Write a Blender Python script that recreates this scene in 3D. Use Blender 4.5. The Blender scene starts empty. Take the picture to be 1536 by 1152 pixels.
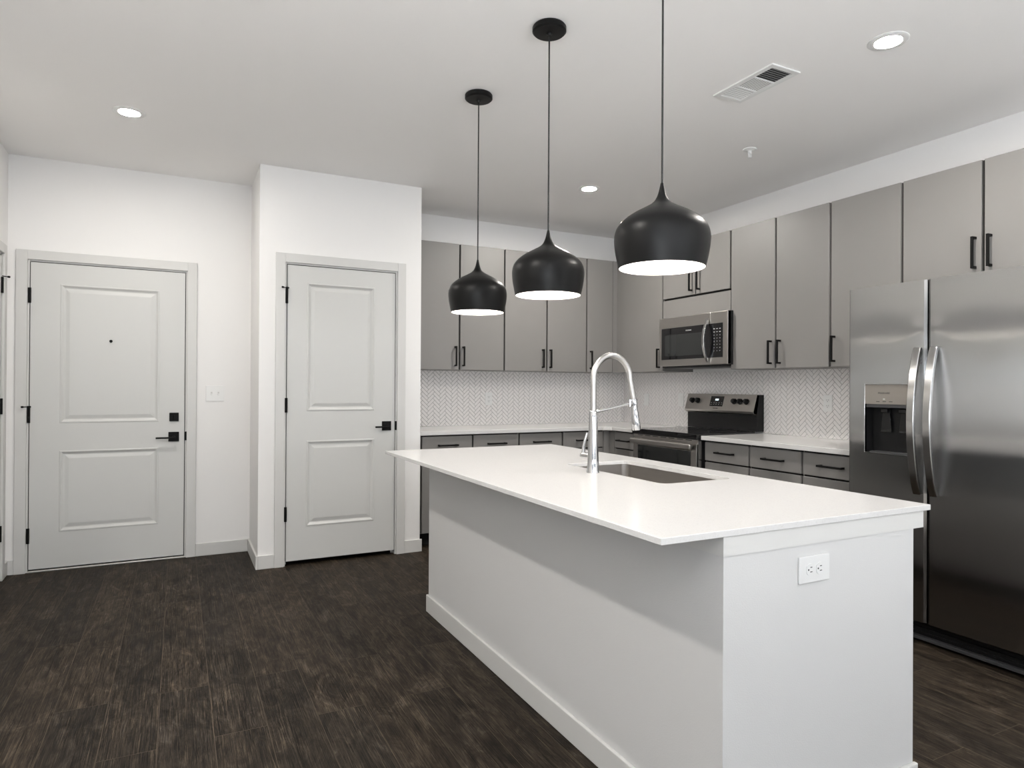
import bpy, bmesh, math, random
from mathutils import Vector, Matrix

random.seed(7)
SC = bpy.context.scene
COL = SC.collection

# ------------------------------------------------------------------ camera
CAM = Vector((-4.0397, -5.4388, 1.2424))
YAW, PITCH, ROLL, FPX = 26.9243, 0.218, 0.3206, 987.59


def cam_axes():
    y, p, r = (math.radians(a) for a in (YAW, PITCH, ROLL))
    f = Vector((math.sin(y) * math.cos(p), math.cos(y) * math.cos(p), math.sin(p)))
    rt = Vector((math.cos(y), -math.sin(y), 0))
    up = rt.cross(f)
    return rt * math.cos(r) + up * math.sin(r), -rt * math.sin(r) + up * math.cos(r), f


_r, _u, _f = cam_axes()
cd = bpy.data.cameras.new('camera')
cd.sensor_width = 36.0
cd.lens = FPX / 1536 * 36.0
cd.clip_start = 0.05
cam = bpy.data.objects.new('camera', cd)
COL.objects.link(cam)
M = Matrix((_r, _u, -_f)).transposed().to_4x4()
M.translation = CAM
cam.matrix_world = M
SC.camera = cam

# ------------------------------------------------------------------ light
CEIL = 2.737
REAR = -9.2           # living-room wall with the windows, behind the camera
XL = -5.03            # left wall
SC.view_settings.view_transform = 'Standard'
SC.view_settings.look = 'None'
SC.view_settings.gamma = 1.0
SC.view_settings.use_curve_mapping = False
SC.view_settings.exposure = 0.43
world = bpy.data.worlds.new('daylight')
SC.world = world
world.use_nodes = True
bg = world.node_tree.nodes['Background']
bg.inputs[0].default_value = (0.80, 0.90, 1.0, 1)
bg.inputs[1].default_value = 0.4
WINDOWS = [(-4.55, -2.75), (-2.25, -0.45)]  # unseen rear windows, added to bring in fill light
WZ = (0.12, 2.42)
LWIN = (-7.6, -5.3)   # window added in the left wall for fill light, unseen
FILL_POWER = 100.0
UPTILT = 72.0         # added window lights tipped up to brighten the ceiling
CAN_RADIANCE = 890.0
CAN_RADIANCE_B = 175.0
CAN_RADIANCE_E = 440.0     # the one by the entry door
BULB_RADIANCE = 100.0
ld = bpy.data.lights.new('window_daylight', 'AREA')  # added fill at the left window, aimed mostly at the ceiling
ld.shape = 'RECTANGLE'
ld.size, ld.size_y = LWIN[1] - LWIN[0] - 0.1, WZ[1] - WZ[0] - 0.1
ld.energy = FILL_POWER * 1.15
ld.color = (0.95, 0.975, 1.0)
lo = bpy.data.objects.new('window_daylight', ld)
lo.location = (XL + 0.02, (LWIN[0] + LWIN[1]) / 2, (WZ[0] + WZ[1]) / 2)
lo.rotation_euler = (math.radians(90 + UPTILT), 0, math.radians(-90))
COL.objects.link(lo)
for (a, b) in WINDOWS:
    ld = bpy.data.lights.new('window_daylight', 'AREA')  # added fill at each rear window, aimed mostly at the ceiling
    ld.shape = 'RECTANGLE'
    ld.size, ld.size_y = (b - a) - 0.1, WZ[1] - WZ[0] - 0.1
    ld.energy = FILL_POWER * 0.72
    ld.color = (0.95, 0.975, 1.0)
    lo = bpy.data.objects.new('window_daylight', ld)
    lo.location = ((a + b) / 2, REAR + 0.02, (WZ[0] + WZ[1]) / 2)
    lo.rotation_euler = (math.radians(90 + UPTILT), 0, 0)
    COL.objects.link(lo)


# ------------------------------------------------------------------ materials
def mat(name, col, rough=0.5, metal=0.0, spec=0.5, bump=None, aniso=0.0, tangent=None, coat=0.0,
        emit=None, strength=0.0, var=None):
    m = bpy.data.materials.new(name)
    m.use_nodes = True
    nt = m.node_tree
    b = nt.nodes['Principled BSDF']
    b.inputs['Base Color'].default_value = (*col, 1)
    b.inputs['Roughness'].default_value = rough
    b.inputs['Metallic'].default_value = metal
    b.inputs['Specular IOR Level'].default_value = spec
    b.inputs['Coat Weight'].default_value = coat
    tc = nt.nodes.new('ShaderNodeTexCoord')
    if aniso:
        b.inputs['Anisotropic'].default_value = aniso
        cx = nt.nodes.new('ShaderNodeCombineXYZ')
        for i in range(3):
            cx.inputs[i].default_value = tangent[i]
        nt.links.new(cx.outputs[0], b.inputs['Tangent'])
    if bump:
        scale, stren = bump[0], bump[1]
        n = nt.nodes.new('ShaderNodeTexNoise')
        n.inputs['Scale'].default_value = scale
        n.inputs['Detail'].default_value = 3
        mp = nt.nodes.new('ShaderNodeMapping')
        if len(bump) > 2:
            mp.inputs['Scale'].default_value = bump[2]
        nt.links.new(tc.outputs['Object'], mp.inputs[0])
        nt.links.new(mp.outputs[0], n.inputs['Vector'])
        bp = nt.nodes.new('ShaderNodeBump')
        bp.inputs['Strength'].default_value = stren
        bp.inputs['Distance'].default_value = 0.002
        nt.links.new(n.outputs[0], bp.inputs['Height'])
        nt.links.new(bp.outputs[0], b.inputs['Normal'])
    if var:
        scale, c2, lo, hi = var
        n = nt.nodes.new('ShaderNodeTexNoise')
        n.inputs['Scale'].default_value = scale
        n.inputs['Detail'].default_value = 4
        nt.links.new(tc.outputs['Object'], n.inputs['Vector'])
        rp = nt.nodes.new('ShaderNodeValToRGB')
        rp.color_ramp.elements[0].position = lo
        rp.color_ramp.elements[1].position = hi
        rp.color_ramp.elements[0].color = (*col, 1)
        rp.color_ramp.elements[1].color = (*c2, 1)
        nt.links.new(n.outputs[0], rp.inputs[0])
        nt.links.new(rp.outputs[0], b.inputs['Base Color'])
    if emit:
        b.inputs['Emission Color'].default_value = (*emit, 1)
        b.inputs['Emission Strength'].default_value = strength
    return m


W = {}
W['wall'] = mat('white_wall_paint', (0.82, 0.81, 0.80), 0.6, bump=(260, 0.12))
W['ceiling'] = mat('ceiling_paint', (0.92, 0.905, 0.89), 0.75, bump=(180, 0.15))
W['trim'] = mat('pale_grey_trim_paint', (0.62, 0.615, 0.60), 0.4)
W['door'] = mat('pale_grey_door_paint', (0.60, 0.60, 0.585), 0.42)
W['cab'] = mat('grey_cabinet_paint', (0.208, 0.199, 0.192), 0.42, var=(2.2, (0.214, 0.205, 0.198), 0.4, 0.6))
W['carcass'] = mat('gap_shade_and_toe_kick', (0.015, 0.0145, 0.014), 0.7, spec=0.2)  # toe kicks, and the shade of the door gaps painted near black
W['black'] = mat('matt_black_metal', (0.005, 0.005, 0.005), 0.5, spec=0.15)
W['pendant'] = mat('satin_black_lacquer', (0.005, 0.005, 0.005), 0.38, spec=0.2)
W['pendant_in'] = mat('white_lamp_lining', (0.85, 0.84, 0.82), 0.5)
W['cord'] = mat('black_cord', (0.01, 0.01, 0.01), 0.6)
W['quartz'] = mat('white_quartz', (0.635, 0.628, 0.62), 0.16, spec=0.5, var=(260, (0.57, 0.56, 0.55), 0.52, 0.75))
W['tile'] = mat('glazed_white_tile', (0.86, 0.835, 0.825), 0.22)
W['grout'] = mat('grey_grout', (0.11, 0.104, 0.10), 0.85)
W['plate'] = mat('white_plastic', (0.80, 0.80, 0.79), 0.35)
W['plate_grey'] = mat('off_white_plastic', (0.70, 0.70, 0.695), 0.35)
W['slot'] = mat('dark_slot', (0.02, 0.02, 0.02), 0.6)
W['chrome'] = mat('chrome', (0.56, 0.56, 0.565), 0.10, 1.0)
W['hose'] = mat('brushed_chrome_spring', (0.50, 0.49, 0.48), 0.30, 1.0, bump=(900, 0.25, (0.01, 0.01, 1)))
W['steel'] = mat('brushed_steel', (0.36, 0.355, 0.35), 0.25, 1.0, aniso=1.0, tangent=(0, 1, 0))


def steel_doors():
    m = bpy.data.materials.new('vertically_brushed_steel')
    m.use_nodes = True
    nt = m.node_tree
    nt.nodes.remove(nt.nodes['Principled BSDF'])
    g = nt.nodes.new('ShaderNodeBsdfAnisotropic')
    g.inputs['Color'].default_value = (0.36, 0.355, 0.35, 1)
    g.inputs['Roughness'].default_value = 0.21
    g.inputs['Anisotropy'].default_value = -0.80
    cx = nt.nodes.new('ShaderNodeCombineXYZ')
    cx.inputs[1].default_value = 1.0
    nt.links.new(cx.outputs[0], g.inputs['Tangent'])
    nt.links.new(g.outputs[0], nt.nodes['Material Output'].inputs[0])
    return m


W['steel'] = steel_doors()
W['steel_y'] = mat('brushed_steel_flat', (0.48, 0.46, 0.435), 0.30, 1.0, aniso=0.5, tangent=(0, 1, 0))
W['sinksteel'] = mat('sink_steel', (0.50, 0.475, 0.45), 0.28, 1.0)
W['handlesteel'] = mat('polished_steel', (0.47, 0.465, 0.46), 0.2, 1.0)
W['taupe'] = mat('taupe_panel', (0.30, 0.275, 0.25), 0.35, 0.6)
W['gloss'] = mat('black_glass', (0.006, 0.006, 0.007), 0.04, spec=0.6)
W['window'] = mat('dark_tinted_glass', (0.022, 0.024, 0.024), 0.06, spec=0.6)
W['plastic'] = mat('black_plastic', (0.009, 0.009, 0.0095), 0.42, spec=0.3)
W['dkgrey'] = mat('dark_grey_plastic', (0.05, 0.05, 0.052), 0.4)
W['print'] = mat('pale_print', (0.55, 0.55, 0.54), 0.5)
W['darkprint'] = mat('dark_print', (0.03, 0.03, 0.03), 0.5)
W['screen'] = mat('clock_display', (0.02, 0.02, 0.02), 0.2, emit=(0.75, 0.9, 0.95), strength=1.2)
W['lamp'] = mat('lit_lens', (0.9, 0.9, 0.9), 0.4, emit=(1.0, 0.955, 0.89), strength=CAN_RADIANCE)
W['lamp_e'] = mat('lit_lens_e', (0.9, 0.9, 0.9), 0.4, emit=(1.0, 0.955, 0.89), strength=CAN_RADIANCE_E)
W['lamp_b'] = mat('lit_lens_b', (0.9, 0.9, 0.9), 0.4, emit=(1.0, 0.955, 0.89), strength=CAN_RADIANCE_B)
W['bulb'] = mat('lit_bulb', (0.9, 0.9, 0.9), 0.4, emit=(1.0, 0.95, 0.88), strength=BULB_RADIANCE)
W['alu'] = mat('threshold_aluminium', (0.55, 0.54, 0.52), 0.4, 0.8)
W['glasspane'] = mat('window_pane', (0.9, 0.95, 1.0), 0.02)
_b = W['glasspane'].node_tree.nodes['Principled BSDF']
_b.inputs['Transmission Weight'].default_value = 1.0
_b.inputs['IOR'].default_value = 1.01


def floor_material():
    m = bpy.data.materials.new('dark_wood_plank_floor')
    m.use_nodes = True
    nt = m.node_tree
    L = nt.links.new
    N = nt.nodes.new
    b = nt.nodes['Principled BSDF']
    tc = N('ShaderNodeTexCoord')
    sep = N('ShaderNodeSeparateXYZ')
    L(tc.outputs['Object'], sep.inputs[0])
    sw = N('ShaderNodeCombineXYZ')           # planks run along Y
    L(sep.outputs['Y'], sw.inputs['X'])
    L(sep.outputs['X'], sw.inputs['Y'])
    br = N('ShaderNodeTexBrick')
    br.offset = 0.37
    br.inputs['Scale'].default_value = 1.0
    br.inputs['Brick Width'].default_value = 1.22
    br.inputs['Row Height'].default_value = 0.178
    br.inputs['Mortar Size'].default_value = 0.0012
    br.inputs['Mortar Smooth'].default_value = 0.1
    br.inputs['Color1'].default_value = (0.0, 0.0, 0.0, 1)
    br.inputs['Color2'].default_value = (1.0, 1.0, 1.0, 1)
    br.inputs['Mortar'].default_value = (0.5, 0.5, 0.5, 1)
    L(sw.outputs[0], br.inputs['Vector'])
    # every plank shifts the grain by its own amount
    off = N('ShaderNodeVectorMath')
    off.operation = 'SCALE'
    L(br.outputs['Color'], off.inputs[0])
    off.inputs['Scale'].default_value = 9.0
    add = N('ShaderNodeVectorMath')
    add.operation = 'ADD'
    L(sw.outputs[0], add.inputs[0])
    L(off.outputs[0], add.inputs[1])

    def noise(scale, sx, sy, detail, dist=0.0, rough=0.6):
        mp = N('ShaderNodeMapping')
        mp.inputs['Scale'].default_value = (sx, sy, 1)
        L(add.outputs[0], mp.inputs[0])
        n = N('ShaderNodeTexNoise')
        n.inputs['Scale'].default_value = scale
        n.inputs['Detail'].default_value = detail
        n.inputs['Roughness'].default_value = rough
        n.inputs['Distortion'].default_value = dist
        L(mp.outputs[0], n.inputs['Vector'])
        return n.outputs[0]

    def ramp(fac, stops):
        r = N('ShaderNodeValToRGB')
        els = r.color_ramp.elements
        while len(els) < len(stops):
            els.new(0.5)
        for e, (p, c) in zip(els, stops):
            e.position = p
            e.color = (*c, 1) if len(c) == 3 else c
        L(fac, r.inputs[0])
        return r.outputs[0]

    def mix(kind, fac, a, c):
        x = N('ShaderNodeMix')
        x.data_type = 'RGBA'
        x.blend_type = kind
        if isinstance(fac, float):
            x.inputs[0].default_value = fac
        else:
            L(fac, x.inputs[0])
        for s, v in ((x.inputs[6], a), (x.inputs[7], c)):
            if isinstance(v, tuple):
                s.default_value = (*v, 1)
            else:
                L(v, s)
        return x.outputs[2]

    broad = noise(3.4, 1.5, 3.6, 9, 1.2, 0.72)
    base = ramp(broad, [(0.30, (0.0065, 0.0049, 0.0037)), (0.44, (0.019, 0.0144, 0.0107)), (0.57, (0.043, 0.0335, 0.0248)),
                        (0.72, (0.100, 0.085, 0.070))])
    plank = ramp(br.outputs['Color'], [(0.0, (0.74, 0.74, 0.76)), (0.5, (1.0, 0.97, 0.93)), (1.0, (1.22, 1.16, 1.08))])
    base = mix('MULTIPLY', 1.0, base, plank)
    grain = noise(8.0, 0.30, 18.0, 9, 2.2, 0.72)
    gmask = ramp(grain, [(0.50, (0, 0, 0)), (0.66, (1, 1, 1))])
    patch = ramp(noise(2.6, 1.2, 2.6, 5, 0.8, 0.65), [(0.36, (0.15,) * 3), (0.64, (1, 1, 1))])
    gm = mix('MULTIPLY', 1.0, gmask, patch)
    col = mix('MIX', gm, base, mix('ADD', 1.0, base, (0.115, 0.090, 0.062)))
    dark = ramp(noise(10.0, 0.35, 19.0, 9, 2.2, 0.72), [(0.42, (0.12, 0.11, 0.105)), (0.54, (1, 1, 1))])
    col = mix('MULTIPLY', 0.95, col, dark)
    seam = ramp(br.outputs['Fac'], [(0.0, (0, 0, 0)), (1.0, (0.38, 0.38, 0.38))])
    col = mix('MIX', seam, col, (0.13, 0.10, 0.07))
    L(col, b.inputs['Base Color'])
    rr = ramp(grain, [(0.35, (0.50,) * 3), (0.7, (0.66,) * 3)])
    L(rr, b.inputs['Roughness'])
    b.inputs['Specular IOR Level'].default_value = 0.12
    bp = N('ShaderNodeBump')
    bp.inputs['Strength'].default_value = 0.35
    bp.inputs['Distance'].default_value = 0.002
    L(grain, bp.inputs['Height'])
    L(bp.outputs[0], b.inputs['Normal'])
    return m


W['island'] = mat('darkened_drywall_paint', (0.60, 0.597, 0.593), 0.6, bump=(260, 0.2))  # wall paint darkened here in place of weaker light on the island
W['floor'] = floor_material()
W['carpet'] = mat('bounce_carpet', (0.55, 0.52, 0.48), 0.9, spec=0.1)


# ------------------------------------------------------------------ mesh helpers
ROOTS = {}            # object name -> world location of the thing it belongs to


class MB:
    """Collects shapes in world coordinates and links them as ONE mesh object."""

    def __init__(self, wall=None):
        self.bm = bmesh.new()
        self.wall = wall          # None: xyz;  'B': u,v,w on the back wall;  'R': on the right wall

    def P(self, a, b, c, off=(0.0, 0.0)):
        if self.wall == 'B':
            return Vector((a, -b, c))
        if self.wall == 'R':
            return Vector((-b, a, c))
        return Vector((a, b, c))

    def box(self, a0, a1, b0, b1, c0, c1, bev=0.0, seg=2):
        vs = [self.bm.verts.new(self.P(a, b, c)) for a in (a0, a1) for b in (b0, b1) for c in (c0, c1)]
        fs = []
        for q in ((0, 1, 3, 2), (4, 6, 7, 5), (0, 4, 5, 1), (2, 3, 7, 6), (0, 2, 6, 4), (1, 5, 7, 3)):
            fs.append(self.bm.faces.new([vs[i] for i in q]))
        if bev > 0:
            es = list({e for f in fs for e in f.edges})
            bmesh.ops.bevel(self.bm, geom=es, offset=bev, offset_type='OFFSET', segments=seg, profile=0.5, affect='EDGES')
        return self

    def quad(self, *pts):
        self.bm.faces.new([self.bm.verts.new(self.P(*p)) for p in pts])
        return self

    def prism(self, poly, axis, h0, h1):
        """poly: 2-D points in the plane normal to axis ('x','y','z' in local axes)"""
        def pt(p, h):
            return self.P(*{'x': (h, p[0], p[1]), 'y': (p[0], h, p[1]), 'z': (p[0], p[1], h)}[axis])
        a = [self.bm.verts.new(pt(p, h0)) for p in poly]
        b = [self.bm.verts.new(pt(p, h1)) for p in poly]
        self.bm.faces.new(a)
        self.bm.faces.new(b[::-1])
        n = len(poly)
        for i in range(n):
            self.bm.faces.new((a[i], a[(i + 1) % n], b[(i + 1) % n], b[i]))
        return self

    def lathe(self, prof, center, axis='z', n=48, closed=False):
        c = Vector(self.P(*center))
        if self.wall and axis == 'out':
            ax = {'B': Vector((0, -1, 0)), 'R': Vector((-1, 0, 0))}[self.wall]
        elif isinstance(axis, Vector):
            ax = axis.normalized()
        else:
            ax = {'x': Vector((1, 0, 0)), 'y': Vector((0, 1, 0)), 'z': Vector((0, 0, 1))}[axis]
        s = ax.orthogonal().normalized()
        t = ax.cross(s)
        rings = []
        for r, h in prof:
            if r < 1e-6:
                rings.append([self.bm.verts.new(c + ax * h)])
            else:
                rings.append([self.bm.verts.new(c + ax * h + (s * math.cos(2 * math.pi * k / n) + t * math.sin(2 * math.pi * k / n)) * r) for k in range(n)])
        pairs = list(zip(rings, rings[1:]))
        if closed:
            pairs.append((rings[-1], rings[0]))
        for A, B in pairs:
            for k in range(n):
                k2 = (k + 1) % n
                if len(A) == 1 and len(B) == 1:
                    continue
                if len(A) == 1:
                    self.bm.faces.new((A[0], B[k], B[k2]))
                elif len(B) == 1:
                    self.bm.faces.new((A[k], B[0], A[k2]))
                else:
                    self.bm.faces.new((A[k], B[k], B[k2], A[k2]))
        return self

    def cyl(self, p0, p1, r, n=24, r1=None):
        a, b = Vector(self.P(*p0)), Vector(self.P(*p1))
        w, self.wall = self.wall, None
        h = (b - a).length
        r1 = r if r1 is None else r1
        self.lathe([(0, 0), (r, 0), (r1, h), (0, h)], a, b - a, n)
        self.wall = w
        return self

    def tube(self, pts, r, n=16, rect=None, side=None):
        """round tube, or a rectangular bar (rect = half width along side, half thickness)"""
        P = [Vector(self.P(*p)) for p in pts]
        m = len(P)
        rs = r if isinstance(r, (list, tuple)) else [r] * m
        rings = []
        prev = None
        for i in range(m):
            d = (P[min(i + 1, m - 1)] - P[max(i - 1, 0)]).normalized()
            if side is not None:
                s = Vector(side)
                s = (s - d * s.dot(d)).normalized()
            elif prev is None:
                s = d.orthogonal().normalized()
            else:
                s = (prev - d * prev.dot(d)).normalized()
            prev = s
            t = d.cross(s)
            if rect:
                w_, h_ = rect[0], rect[1]
                cs = [(w_, h_), (-w_, h_), (-w_, -h_), (w_, -h_)]
                rings.append([self.bm.verts.new(P[i] + s * x + t * y) for x, y in cs])
            else:
                rings.append([self.bm.verts.new(P[i] + (s * math.cos(2 * math.pi * k / n) + t * math.sin(2 * math.pi * k / n)) * rs[i]) for k in range(n)])
        k_n = 4 if rect else n
        for A, B in zip(rings, rings[1:]):
            for k in range(k_n):
                self.bm.faces.new((A[k], A[(k + 1) % k_n], B[(k + 1) % k_n], B[k]))
        self.bm.faces.new(rings[0][::-1])
        self.bm.faces.new(rings[-1])
        return self

    def build(self, name, material, parent=None, smooth=False, angle=35, bevel=0.0):
        bm = self.bm
        bmesh.ops.recalc_face_normals(bm, faces=bm.faces)
        loc = Vector((0, 0, 0))
        if parent is not None:
            loc = ROOTS[parent.name]
        else:
            xs = [v.co for v in bm.verts]
            loc = Vector((sum(v.x for v in xs) / len(xs), sum(v.y for v in xs) / len(xs), min(v.z for v in xs)))
            if material is W['floor']:
                loc = Vector((0, 0, 0))
        bmesh.ops.translate(bm, verts=bm.verts, vec=-loc)
        me = bpy.data.meshes.new(name)
        bm.to_mesh(me)
        bm.free()
        me.materials.append(material)
        o = bpy.data.objects.new(name, me)
        COL.objects.link(o)
        if parent is not None:
            o.parent = parent
        else:
            o.location = loc
        ROOTS[o.name] = loc
        if bevel:
            md = o.modifiers.new('edge', 'BEVEL')
            md.width = bevel
            md.segments = 2
            md.limit_method = 'ANGLE'
        if smooth:
            me.polygons.foreach_set('use_smooth', [True] * len(me.polygons))
            me.set_sharp_from_angle(angle=math.radians(angle))
        return o


def thing(name, label, cat, loc, group=None, kind=None):
    o = bpy.data.objects.new(name, None)
    o.empty_display_size = 0.05
    COL.objects.link(o)
    o.location = loc
    ROOTS[o.name] = Vector(loc)
    tag(o, label, cat, group, kind)
    return o


def tag(o, label=None, cat=None, group=None, kind=None):
    if label:
        o['label'] = label
    if cat:
        o['category'] = cat
    if group:
        o['group'] = group
    if kind:
        o['kind'] = kind
    return o


def struct(o, label, cat):
    return tag(o, label, cat, kind='structure')


def lettering(name, text, size, origin, right, up, material, parent, depth=0.0004):
    """raised lettering centred on origin"""
    cu = bpy.data.curves.new(name, 'FONT')
    cu.body = text
    cu.size = size
    cu.align_x = 'CENTER'
    cu.align_y = 'CENTER'
    cu.extrude = depth
    cu.resolution_u = 3
    ob = bpy.data.objects.new(name, cu)
    COL.objects.link(ob)
    bpy.context.view_layer.update()
    me = bpy.data.meshes.new_from_object(ob.evaluated_get(bpy.context.evaluated_depsgraph_get()))
    bpy.data.objects.remove(ob)
    bpy.data.curves.remove(cu)
    r, u = Vector(right).normalized(), Vector(up).normalized()
    mt = Matrix((r, u, r.cross(u))).transposed().to_4x4()
    mt.translation = Vector(origin) - ROOTS[parent.name]
    me.transform(mt)
    me.materials.clear()
    me.materials.append(material)
    o = bpy.data.objects.new(name, me)
    COL.objects.link(o)
    o.parent = parent
    ROOTS[o.name] = ROOTS[parent.name]
    return o


# ------------------------------------------------------------------ room shell
YE, YC = -0.144, -0.7065                   # entry wall, closet front
XB0, XB1 = -3.552, -2.409                  # closet bump-out
DE = (-4.906, -3.995, 0.02, 2.045)         # entry door slab
DC = (-3.3705, -2.609, 0.032, 2.072)       # closet door slab
T = 0.11
JG = 0.0055                                # gap round a slab
JW = 0.022                                 # jamb

struct(MB().box(XL - 0.3, 0.4, REAR - 0.3, 0.4, -0.12, 0.0).build('floor', W['floor']),
       'dark brown weathered wood plank floor', 'floor')
struct(MB().box(XL - 0.3, 0.4, REAR - 0.3, 0.4, CEIL, CEIL + 0.12).build('ceiling', W['ceiling']),
       'flat pale grey painted ceiling over the kitchen', 'ceiling')

struct(MB().box(XL, 0.0, REAR, -6.2, 0.0, 0.012).build('floor_bounce', W['carpet']),  # unseen pale floor added to bounce light onto the ceiling
       'unseen pale carpet added behind the camera to bounce light up', 'floor')


def wall_with_door(name, label, x0, x1, y0, y1, d):
    a, b, t = d[0] - JG - JW, d[1] + JG + JW, d[3] + JG + JW
    w = MB()
    w.box(x0, a, y0, y1, 0, CEIL)
    w.box(b, x1, y0, y1, 0, CEIL)
    w.box(a, b, y0, y1, t, CEIL)
    return struct(w.build(name, W['wall']), label, 'wall')


wall_with_door('wall_entry', 'white wall around the grey entry door', XL, XB0 + 0.1, YE, YE + T, DE)
wc = MB()
a, b, t = DC[0] - JG - JW, DC[1] + JG + JW, DC[3] + JG + JW
wc.box(XB0, a, YC, YC + T, 0, CEIL).box(b, XB1, YC, YC + T, 0, CEIL).box(a, b, YC, YC + T, t, CEIL)
wc.box(XB0, XB0 + 0.1, YC + T, YE, 0, CEIL).box(XB1 - T, XB1, YC + T, 0.0, 0, CEIL)
struct(wc.build('wall_closet', W['wall']), 'white closet bump-out wall around the narrow grey door', 'wall')
struct(MB().box(XB0 + 0.1, 0.0, 0.0, T, 0, CEIL).build('wall_back', W['wall']),
       'white kitchen wall behind and above the left-hand run of grey cabinets', 'wall')
struct(MB().box(0.0, T, REAR, T, 0, CEIL).build('wall_right', W['wall']),
       'white kitchen wall behind the range and refrigerator', 'wall')

# left wall with a door seen edge-on
DL = (-1.16, -0.315, 0.02, 2.045)          # along Y
a, b, t = DL[0] - JG - JW, DL[1] + JG + JW, DL[3] + JG + JW
wl = MB()
wl.box(XL - T, XL, REAR, LWIN[0], 0, CEIL).box(XL - T, XL, LWIN[1], a, 0, CEIL)
wl.box(XL - T, XL, LWIN[0], LWIN[1], 0, WZ[0]).box(XL - T, XL, LWIN[0], LWIN[1], WZ[1], CEIL)
wl.box(XL - T, XL, b, YE + T, 0, CEIL).box(XL - T, XL, a, b, t, CEIL)
struct(wl.build('wall_left', W['wall']), 'white side wall at the far left edge beside the entry door', 'wall')
# rear wall with two added windows
wr = MB()
xs = [XL, WINDOWS[0][0], WINDOWS[0][1], WINDOWS[1][0], WINDOWS[1][1], 0.0]
for i in (0, 2, 4):
    wr.box(xs[i], xs[i + 1], REAR - T, REAR, 0, CEIL)
for (a, b) in WINDOWS:
    wr.box(a, b, REAR - T, REAR, 0, WZ[0]).box(a, b, REAR - T, REAR, WZ[1], CEIL)
struct(wr.build('wall_rear', W['wall']), 'white living room wall with windows behind the camera', 'wall')
for i, (a, b) in enumerate(WINDOWS):
    r = thing('window_%d' % (i + 1), 'white framed window added in the unseen rear wall', 'window', (a, REAR, WZ[0]), kind='structure')
    f = MB()
    f.box(a, a + 0.05, REAR - 0.09, REAR - 0.02, WZ[0], WZ[1]).box(b - 0.05, b, REAR - 0.09, REAR - 0.02, WZ[0], WZ[1])
    f.box(a + 0.05, b - 0.05, REAR - 0.09, REAR - 0.02, WZ[0], WZ[0] + 0.05).box(a + 0.05, b - 0.05, REAR - 0.09, REAR - 0.02, WZ[1] - 0.05, WZ[1])
    f.build('frame', W['trim'], r)
    MB().box(a + 0.05, b - 0.05, REAR - 0.06, REAR - 0.054, WZ[0] + 0.05, WZ[1] - 0.05).build('pane', W['glasspane'], r)

r = thing('window_3', 'white framed window added in the left wall for fill light, unseen', 'window', (XL, LWIN[0], WZ[0]), kind='structure')
a, b = LWIN
f = MB()
f.box(XL - 0.09, XL - 0.02, a, a + 0.05, WZ[0], WZ[1]).box(XL - 0.09, XL - 0.02, b - 0.05, b, WZ[0], WZ[1])
f.box(XL - 0.09, XL - 0.02, a + 0.05, b - 0.05, WZ[0], WZ[0] + 0.05).box(XL - 0.09, XL - 0.02, a + 0.05, b - 0.05, WZ[1] - 0.05, WZ[1])
f.build('frame', W['trim'], r)
MB().box(XL - 0.06, XL - 0.054, a + 0.05, b - 0.05, WZ[0] + 0.05, WZ[1] - 0.05).build('pane', W['glasspane'], r)


# ------------------------------------------------------------------ doors
CW, CT, REV = 0.062, 0.017, 0.010          # casing width, thickness, reveal


def slab_mesh(d, panels, yf, th=0.044):
    """door slab facing -Y with moulded panels; d = x0,x1,z0,z1"""
    m = MB()
    x0, x1, z0, z1 = d
    px0, px1 = panels[0][0], panels[0][1]
    prof = [(0, 0), (0.004, -0.003), (0.010, -0.003), (0.016, 0.003), (0.024, 0.008), (0.031, 0.008), (0.050, 0.003), (0.054, 0.0022)]

    def face(a, b, c, e):
        m.quad((a, yf, c), (b, yf, c), (b, yf, e), (a, yf, e))
    face(x0, px0, z0, z1)
    face(px1, x1, z0, z1)
    zs = [z0] + [z for p in sorted(panels, key=lambda p: p[2]) for z in (p[2], p[3])] + [z1]
    for i in range(0, len(zs), 2):
        face(px0, px1, zs[i], zs[i + 1])
    for (a, b, c, e) in panels:
        rings = []
        for (ins, dep) in prof:
            y = yf + dep
            rings.append([m.bm.verts.new(Vector(q)) for q in ((a + ins, y, c + ins), (b - ins, y, c + ins), (b - ins, y, e - ins), (a + ins, y, e - ins))])
        for A, B in zip(rings, rings[1:]):
            for k in range(4):
                m.bm.faces.new((A[k], A[(k + 1) % 4], B[(k + 1) % 4], B[k]))
        m.bm.faces.new(rings[-1])
    # sides and back
    yb = yf + th
    m.quad((x0, yb, z0), (x1, yb, z0), (x1, yb, z1), (x0, yb, z1))
    m.quad((x0, yf, z0), (x0, yb, z0), (x0, yb, z1), (x0, yf, z1))
    m.quad((x1, yf, z0), (x1, yb, z0), (x1, yb, z1), (x1, yf, z1))
    m.quad((x0, yf, z0), (x1, yf, z0), (x1, yb, z0), (x0, yb, z0))
    m.quad((x0, yf, z1), (x1, yf, z1), (x1, yb, z1), (x0, yb, z1))
    bmesh.ops.remove_doubles(m.bm, verts=m.bm.verts, dist=1e-5)
    return m


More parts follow.
